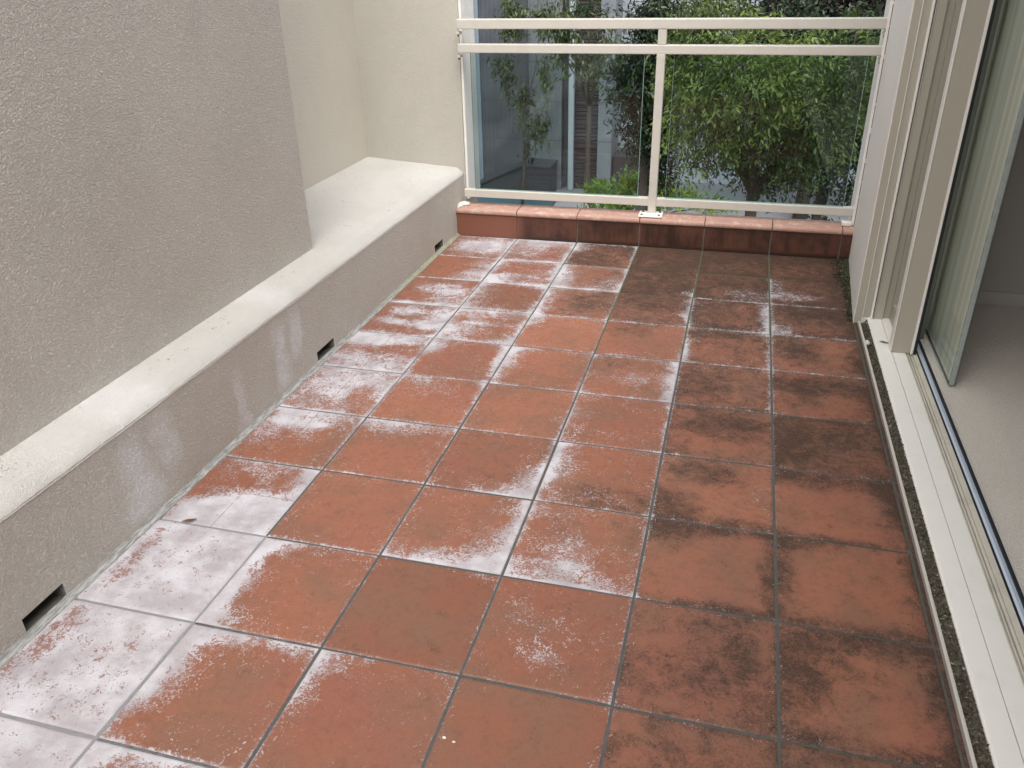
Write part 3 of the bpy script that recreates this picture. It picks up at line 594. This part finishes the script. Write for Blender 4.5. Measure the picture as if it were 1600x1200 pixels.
# ---------------------------------------------------------------- room behind the sliding door
nc = NT('carpet'); cc = nc.mix(nc.noise(3, 4, .6), (.70, .65, .57), (.76, .71, .63))
lp = nc.voro(330, vec=nc.vscale(nc.tc.outputs['Object'], 1, .62, 1)); cc = nc.mix(nc.step(lp, .25, .6, 0, .32), cc, (.50, .46, .40)); M_CARPET = nc.done(cc, .95, spec=.1); nc.bump(nc.math('SUBTRACT', 1, lp), .004, .9)
tag(MB().box(.556, 4.6, -5.2, -.13, -.03, .004).obj('carpet_floor', M_CARPET), kind='structure')
M_IN = paint('interior_paint', (.46, .44, .41), .8, .05)
iw = empty('room_end_wall', (1.5, -.14, 0), 'plain grey interior wall with low skirting seen through the open door', 'wall')
under(MB().box(.66, 4.6, -.14, -.02, -.03, 2.6).obj('wall_face', M_IN), iw)
under(MB().box(.66, 4.6, -.153, -.1402, .0045, .062).obj('skirting', paint('skirting_paint', (.52, .49, .44), .5, .05), bevel=.002), iw)
tag(MB().box(4.6, 4.7, -5.2, -.02, -.03, 2.6).obj('room_side_wall', M_IN), 'far interior side wall of the carpeted room', 'wall')
tag(MB().box(.66, 4.7, -5.3, -5.2, -.03, 2.6).obj('room_back_wall', M_IN), 'interior wall at the near end of the carpeted room', 'wall')
tag(MB().box(.40, 4.7, -5.3, -.02, 2.6, 2.7).obj('room_ceiling', M_IN), kind='structure')
tag(MB().box(.36, .66, -5.3, -.13, 2.352, 2.7).obj('upper_wall', M_WHITE), 'white rendered wall above the sliding door opening', 'wall')
tag(MB().box(.36, .66, -6.2, -5.3, -.02, 2.7).obj('near_wall', M_WHITE), 'white rendered wall beside the near end of the balcony', 'wall')
tag(MB().box(-2.6, .36, -6.2, -6.0, -.02, 1.1).obj('balcony_back_wall', M_NICHE), 'cream wall closing the balcony behind the viewer', 'wall')
tag(MB().box(-2.7, .40, -6.2, .50, -.30, -.02).obj('balcony_slab', M_MORT), kind='structure')
# ---------------------------------------------------------------- outside
GZ = -3.15
ng = NT('paving'); gcol = ng.mix(ng.noise(.8, 6, .6), (.13, .14, .155), (.19, .20, .215)); gcol = ng.mix(ng.step(ng.noise(12, 6, .7), .5, .75, 0, .5), gcol, (.12, .12, .115)); M_GROUND = ng.done(gcol, .9)
tag(MB().box(-200, 200, -30, 300, GZ-.5, GZ).obj('ground', M_GROUND), kind='structure')
def panel_mat(name, c1, c2, joint=.78, rib=11, bandx=0):
    n = NT(name); x, y, z = n.xyz()
    c = n.mix(n.step(n.noise(.7, 5, .6), .35, .65), c1, c2); c = n.mix(n.step(n.noise(5, 7, .7, vec=n.vscale(n.tc.outputs['Object'], 1, 1, .25)), .5, .8, 0, .4), c, tuple(q*.5 for q in c1))
    j = n.math('ABSOLUTE', n.math('SUBTRACT', n.math('FRACT', n.math('DIVIDE', n.math('ADD', z, 9.13), joint)), .5)); jf = n.step(j, .485, .497)
    c = n.mix(n.math('MULTIPLY', jf, .75), c, (.02, .02, .022))
    m = n.done(c, .7); r = n.math('SINE', n.math('MULTIPLY', x, rib*6.283)); n.bump(r, .01, .35); return m
M_GREYP = panel_mat('grey_cladding', (.052, .056, .068), (.085, .093, .105)); M_PALEP = panel_mat('pale_cladding', (.15, .165, .185), (.21, .225, .245), .78, 5)
M_WHITEP = panel_mat('white_cladding', (.30, .33, .375), (.40, .43, .48), .9, 2)
nbd = empty('neighbour_building', (-4, 13.5, GZ), 'grey clad neighbouring building with white downpipe and brown slatted bay seen through the glass', 'building')
def nbp(name, a, m, bev=0): return under(MB().box(*a).obj(name, m, bevel=bev), nbd)
nbp('grey_wall', (-5.60, -3.86, 13.5, 14.4, GZ, 5), M_GREYP)
nbp('light_wall', (-4.55, -3.86, 13.44, 13.498, GZ, 5), panel_mat('mid_cladding', (.095, .108, .118), (.145, .16, .17), .78, 14))
nbp('recess_wall', (-3.859, -3.60, 13.7, 14.4, GZ, 5), M_GREYP)
nbp('downpipe', (-3.715, -3.60, 13.42, 13.54, GZ, 5), paint('white_pipe', (.36, .40, .43), .4, .3), .02)
nbp('corner_trim', (-5.80, -5.715, 13.35, 14.4, GZ, 5), paint('blue_grey_trim', (.07, .09, .11), .5, .2))
nbp('corner_post', (-5.70, -5.605, 13.45, 14.4, GZ, 5), paint('pale_blue_trim', (.19, .24, .28), .5, .2))
nbp('pale_panel', (-3.09, -2.80, 13.45, 14.4, GZ, 5), M_PALEP)
nbp('white_wall', (-2.799, 9, 14.6, 15.2, GZ, 3.2), M_WHITEP)
M_SLAT = paint('brown_slat', (.045, .034, .036), .7, .6)
sb = MB(); sb.box(-3.598, -3.092, 13.72, 13.8, GZ, 5); z = GZ; rr = random.Random(4)
while z < 4.9:
    h = rr.uniform(.045, .10); y = 13.62+rr.uniform(-.02, .03); sb.box(-3.597, -3.093, y, y+.08, z, z+h-.014); z += h
under(sb.obj('slatted_bay', M_SLAT), nbd)
nbp('coping', (-2.80, 9, 14.5, 15.3, 3.201, 3.32), M_PALEP)
db = empty('far_terrace', (-7, 14.6, GZ), 'dark stepped timber terraces glimpsed left of the grey building', 'terrace')
under(MB().box(-11, -5.81, 15.2, 15.6, GZ, 5).obj('dark_wall', NT('dark_wall').done((.016, .016, .020), .9)), db)
for k, zt in enumerate([-2.55, -1.72, -1.05, -.55, .15, .9]):
    under(MB().box(-11, -5.82, 14.7-.05*k, 15.19, zt, zt+.09).obj('beam', paint('beam_grey', (.20, .21, .235), .8, .5)), db)
ls = empty('lean_to', (-5, 12.6, GZ), 'dark low lean-to with sloping roof at the foot of the grey wall', 'shed')
under(MB().prism_y([(-5.55, GZ), (-5.55, GZ+.16), (-4.55, GZ+.62), (-3.95, GZ+.60), (-3.95, GZ)], 12.7, 13.43).obj('shed_body', NT('shed_dark').done((.035, .040, .046), .8)), ls)
under(MB().prism_y([(-5.58, GZ+.165), (-4.55, GZ+.63), (-3.93, GZ+.61), (-3.93, GZ+.64), (-4.55, GZ+.665), (-5.58, GZ+.20)], 12.66, 13.43).obj('shed_roof', NT('shed_roof').done((.028, .032, .038), .8)), ls)
tag(MB().box(-7.5, -3.75, 11.1, 12.6, GZ, GZ+.05).obj('pool_cover', paint('teal_sheet', (.03, .07, .085), .5, .5), bevel=.01), 'flat teal sheet covering the ground below the grey wall', 'cover')
tag(MB().box(-2.78, -1.85, 13.6, 14.5, GZ, GZ+.72).obj('timber_screen', paint('dark_timber', (.045, .036, .040), .8, .5), bevel=.01), 'low dark timber screen behind the bright shrub', 'screen')
# trees
def leaf_mat(name, stops, tr=.35):
    n = NT(name); r = n.t.nodes.new('ShaderNodeValToRGB'); n.link(n.attr('tone'), r.inputs[0]); el = r.color_ramp.elements
    for i, (p, c) in enumerate(stops):
        e = el[i] if i < 2 else el.new(p)
        e.position = p; e.color = (*c, 1)
    n.done(r.outputs[0], .42, spec=.4); t = n.t; out = [q for q in t.nodes if q.type == 'OUTPUT_MATERIAL'][0]
    tb = t.nodes.new('ShaderNodeBsdfTranslucent'); t.links.new(r.outputs[0], tb.inputs[0]); mx = t.nodes.new('ShaderNodeMixShader'); mx.inputs[0].default_value = tr
    t.links.new(n.p.outputs[0], mx.inputs[1]); t.links.new(tb.outputs[0], mx.inputs[2]); t.links.new(mx.outputs[0], out.inputs[0]); return n.m
nbk = NT('bark'); M_BARK = nbk.done(nbk.mix(nbk.noise(20, 6, .7, vec=nbk.vscale(nbk.tc.outputs['Object'], 1, 1, .3)), (.035, .028, .022), (.13, .105, .085)), .9); nbk.bump(nbk.noise(40, 5), .01, 1)
def tree(name, base, blobs, dens, L, Wd, mat, seed, label, cat, trunk_r=.09, droop=.5, lpc=12, cl=.11, twigs=True, group=None):
    """blobs: (centre, radii, tone); leaves grow in twig clusters spread through each blob"""
    r = np.random.default_rng(seed); root = empty(name, base, label, cat, group); base = Vector(base)
    tm = MB(); top = Vector(np.mean([b[0] for b in blobs], 0)); k1 = base.lerp(Vector((top.x, top.y, base.z+(top.z-base.z)*.5)), .6)+Vector((r.normal(0, .05), r.normal(0, .05), 0))
    fork = Vector((top.x*.7+base.x*.3, top.y*.7+base.y*.3, base.z+(top.z-base.z)*.72)); tm.tube([base, k1, fork, top], [trunk_r, trunk_r*.8, trunk_r*.6, trunk_r*.25])
    C_, Dn, Tn = [], [], []
    for (c, rad, tone) in blobs:
        c = Vector(c); rad = Vector(rad); s = fork.lerp(c, .1); tm.tube([fork, fork.lerp(c, .5)+Vector((r.normal(0, .06), r.normal(0, .06), .05)), c], [trunk_r*.45, trunk_r*.28, trunk_r*.1], 6)
        n = int(dens*rad.x*rad.y*rad.z*4.2)
        dirs = r.normal(size=(n, 3)); dirs /= np.linalg.norm(dirs, axis=1)[:, None]; rr_ = r.random(n)**.42
        lob = 1+.22*np.sin(dirs[:, 0]*5+seed)*np.sin(dirs[:, 2]*6+1)+.12*r.normal(size=n)
        C_.append(np.array(c)+dirs*(rr_*lob)[:, None]*np.array(rad)); Dn.append(dirs); Tn.append(np.clip(tone+r.normal(0, .10, n)+.10*np.sin(dirs[:, 0]*7+c.x*9)*np.sin(dirs[:, 2]*7), 0, 1))
        if twigs:
            for q in range(min(14, n)):
                p = Vector(C_[-1][q]); tm.tube([c.lerp(p, .15), c.lerp(p, .6)+Vector((0, 0, .04)), p], [.010, .007, .003], 4)
    C_, Dn, Tn = map(np.concatenate, (C_, Dn, Tn)); n = len(C_)
    # leaves along each twig
    td = Dn*.7+r.normal(size=(n, 3))*.6; td[:, 2] -= droop*r.random(n); td /= np.linalg.norm(td, axis=1)[:, None]
    t = np.tile(np.linspace(-1, 1, lpc), n)*cl; P0 = np.repeat(C_, lpc, 0)+np.repeat(td, lpc, 0)*t[:, None]+r.normal(size=(n*lpc, 3))*cl*.22
    ld = np.repeat(td, lpc, 0)*.6+r.normal(size=(n*lpc, 3))*.65; ld[:, 2] -= droop; ld /= np.linalg.norm(ld, axis=1)[:, None]
    up = r.normal(size=ld.shape)*.55+np.array([0, -.15, 1]); sd_ = np.cross(ld, up); sd_ /= np.linalg.norm(sd_, axis=1)[:, None]+1e-9; nn = np.cross(sd_, ld)
    sz = r.uniform(.6, 1.25, len(ld))[:, None]
    a = P0; b = P0+ld*L*.45*sz+sd_*Wd*.5*sz+nn*Wd*.12; c2 = P0+ld*L*sz; d2 = P0+ld*L*.45*sz-sd_*Wd*.5*sz+nn*Wd*.12
    V = np.stack([a, b, c2, d2], 1).reshape(-1, 3); F = np.arange(len(V)).reshape(-1, 4)
    tone = np.repeat(np.clip(np.repeat(Tn, lpc)+r.normal(0, .09, len(ld)), 0, 1), 4)
    under(mesh_obj('crown', V, F, mat, attrs=dict(tone=tone)), root); under(tm.obj('trunk', M_BARK, smooth=True), root)
    return root
LM_MID = leaf_mat('leaf_mid', [(0, (.014, .028, .009)), (1, (.27, .35, .075)), (.42, (.062, .100, .024)), (.68, (.140, .200, .042))])
LM_DARK = leaf_mat('leaf_dark', [(0, (.005, .011, .005)), (1, (.085, .135, .04)), (.45, (.017, .037, .012)), (.72, (.040, .075, .022))], .2)
LM_BRIGHT = leaf_mat('leaf_bright', [(0, (.04, .09, .012)), (1, (.42, .56, .07)), (.5, (.14, .26, .03)), (.75, (.26, .40, .05))], .4)
LM_OLIVE = leaf_mat('leaf_olive', [(0, (.02, .032, .014)), (1, (.16, .20, .065)), (.5, (.065, .095, .032))], .35)
LM_BROWN = leaf_mat('leaf_brown', [(0, (.014, .012, .011)), (1, (.10, .085, .06)), (.5, (.035, .030, .026))], .2)
def B(px, py, y, rx, ry, rz, tone): return (tuple(ray_at(px, py, y)), (rx, ry, rz), tone)
p = ray_at(1200, 300, 5.2)
tree('broad_tree', (p.x, 5.2, GZ), [B(1190, 130, 4.9, .62, .6, .55, .66), B(1105, 175, 5.0, .45, .5, .55, .70), B(1260, 180, 5.1, .55, .55, .6, .42), B(1150, 235, 5.0, .50, .45, .30, .40), B(1075, 110, 5.4, .35, .4, .5, .5),
     B(1225, 255, 5.2, .42, .4, .28, .38), B(1110, 30, 5.3, .38, .5, .4, .50), B(1190, 290, 5.2, .30, .3, .14, .28), B(1320, 140, 5.5, .4, .5, .7, .36)], 700, .064, .021, LM_MID, 2, 'broad leafy green tree filling the right half of the railing view', 'tree', .10, .5, 12, .10)
p = ray_at(1020, 300, 7.0)
tree('dark_tree', (p.x, 7.0, GZ), [B(1010, 130, 7.0, .42, .45, .8, .42), B(975, 120, 6.8, .30, .3, .45, .55), B(1035, 210, 7.0, .32, .4, .6, .3), B(1000, 215, 6.9, .28, .3, .35, .45), B(1015, 22, 7.2, .34, .4, .26, .4), B(925, 25, 7.2, .22, .3, .22, .4), B(1050, 60, 7.4, .5, .5, .5, .3), B(1035, 120, 7.3, .35, .4, .8, .25), B(1030, 265, 7.2, .22, .25, .35, .3)], 560, .085, .030, LM_DARK, 5, 'dark green tree growing behind the middle railing post', 'tree', .10, .3, 10, .12)
p = ray_at(1320, 300, 8.5)
tree('deep_green_tree', (p.x, 8.5, GZ), [B(1310, 230, 8.3, .6, .6, .9, .40), B(1270, 120, 8.6, .7, .6, .9, .38), B(1350, 140, 8.4, .8, .6, 1.0, .45), B(1250, 210, 8.5, .3, .3, .4, .3), B(1380, 240, 8.2, .7, .6, .7, .4), B(1210, 60, 9, .6, .6, .6, .3)], 280, .085, .034, LM_DARK, 8, 'deep green tree behind the broad one at the white pier', 'tree', .12, .3, 10, .14)  # deep green set by the dark leaf colours
p = ray_at(815, 300, 11.8)
tree('sapling', (p.x, 11.8, GZ), [B(792, 118, 11.8, .16, .2, .5, .5), B(818, 165, 11.8, .18, .2, .55, .45), B(845, 200, 11.8, .20, .2, .42, .45), B(850, 120, 11.8, .14, .2, .5, .6), B(800, 30, 11.8, .30, .3, .4, .5), B(845, 25, 11.6, .32, .2, .22, .5), B(826, 232, 11.8, .12, .1, .35, .35), B(775, 95, 11.8, .12, .1, .25, .5)], 620, .11, .034, LM_OLIVE, 12, 'slender airy young tree standing before the grey wall', 'tree', .035, .9, 8, .13)
p = ray_at(905, 300, 9.5)
tree('willowy_tree', (p.x+.6, 9.5, GZ), [B(880, 88, 9.5, .26, .25, .28, .75), B(920, 105, 9.5, .28, .25, .24, .7), B(945, 70, 9.5, .30, .25, .3, .65), B(900, 30, 9.5, .5, .3, .32, .45), B(870, 45, 9.4, .25, .2, .25, .6)], 480, .10, .030, LM_OLIVE, 15, 'light green branches hanging in front of the slatted bay', 'tree', .06, .9, 9, .13)
p = ray_at(1000, 320, 8.6)
tree('bright_shrub', (p.x, 8.6, GZ), [B(955, 305, 8.6, .40, .3, .24, .62), B(1010, 300, 8.6, .40, .3, .28, .6), B(985, 285, 8.7, .2, .2, .2, .7), B(925, 300, 8.6, .16, .2, .16, .65), B(1060, 312, 8.6, .35, .3, .16, .7), B(1110, 325, 8.6, .35, .3, .10, .6), B(975, 350, 8.3, .8, .4, .25, .45), B(1040, 290, 8.6, .12, .1, .18, .7)], 900, .10, .028, LM_BRIGHT, 17, 'bright yellow green shrub just above the bottom rail', 'shrub', .03, -.5, 8, .09)
p = ray_at(1290, 60, 12)
tree('brown_tree', (p.x, 12, GZ), [B(1290, 30, 12, 1.2, .8, .6, .45), B(1370, 60, 12, .9, .8, .9, .5), B(1230, 0, 12.2, .9, .7, .5, .45), B(1340, -60, 12, 1.5, .8, 1, .5), B(1400, 150, 12, .8, .6, 1.2, .3), B(1180, 50, 12.4, .8, .5, .7, .3), B(1290, 120, 12.4, 1.3, .5, .9, .3)], 110, .13, .055, LM_BROWN, 19, 'dull brown tree crown at the top right beyond the railing', 'tree', .14, .3, 10, .18)
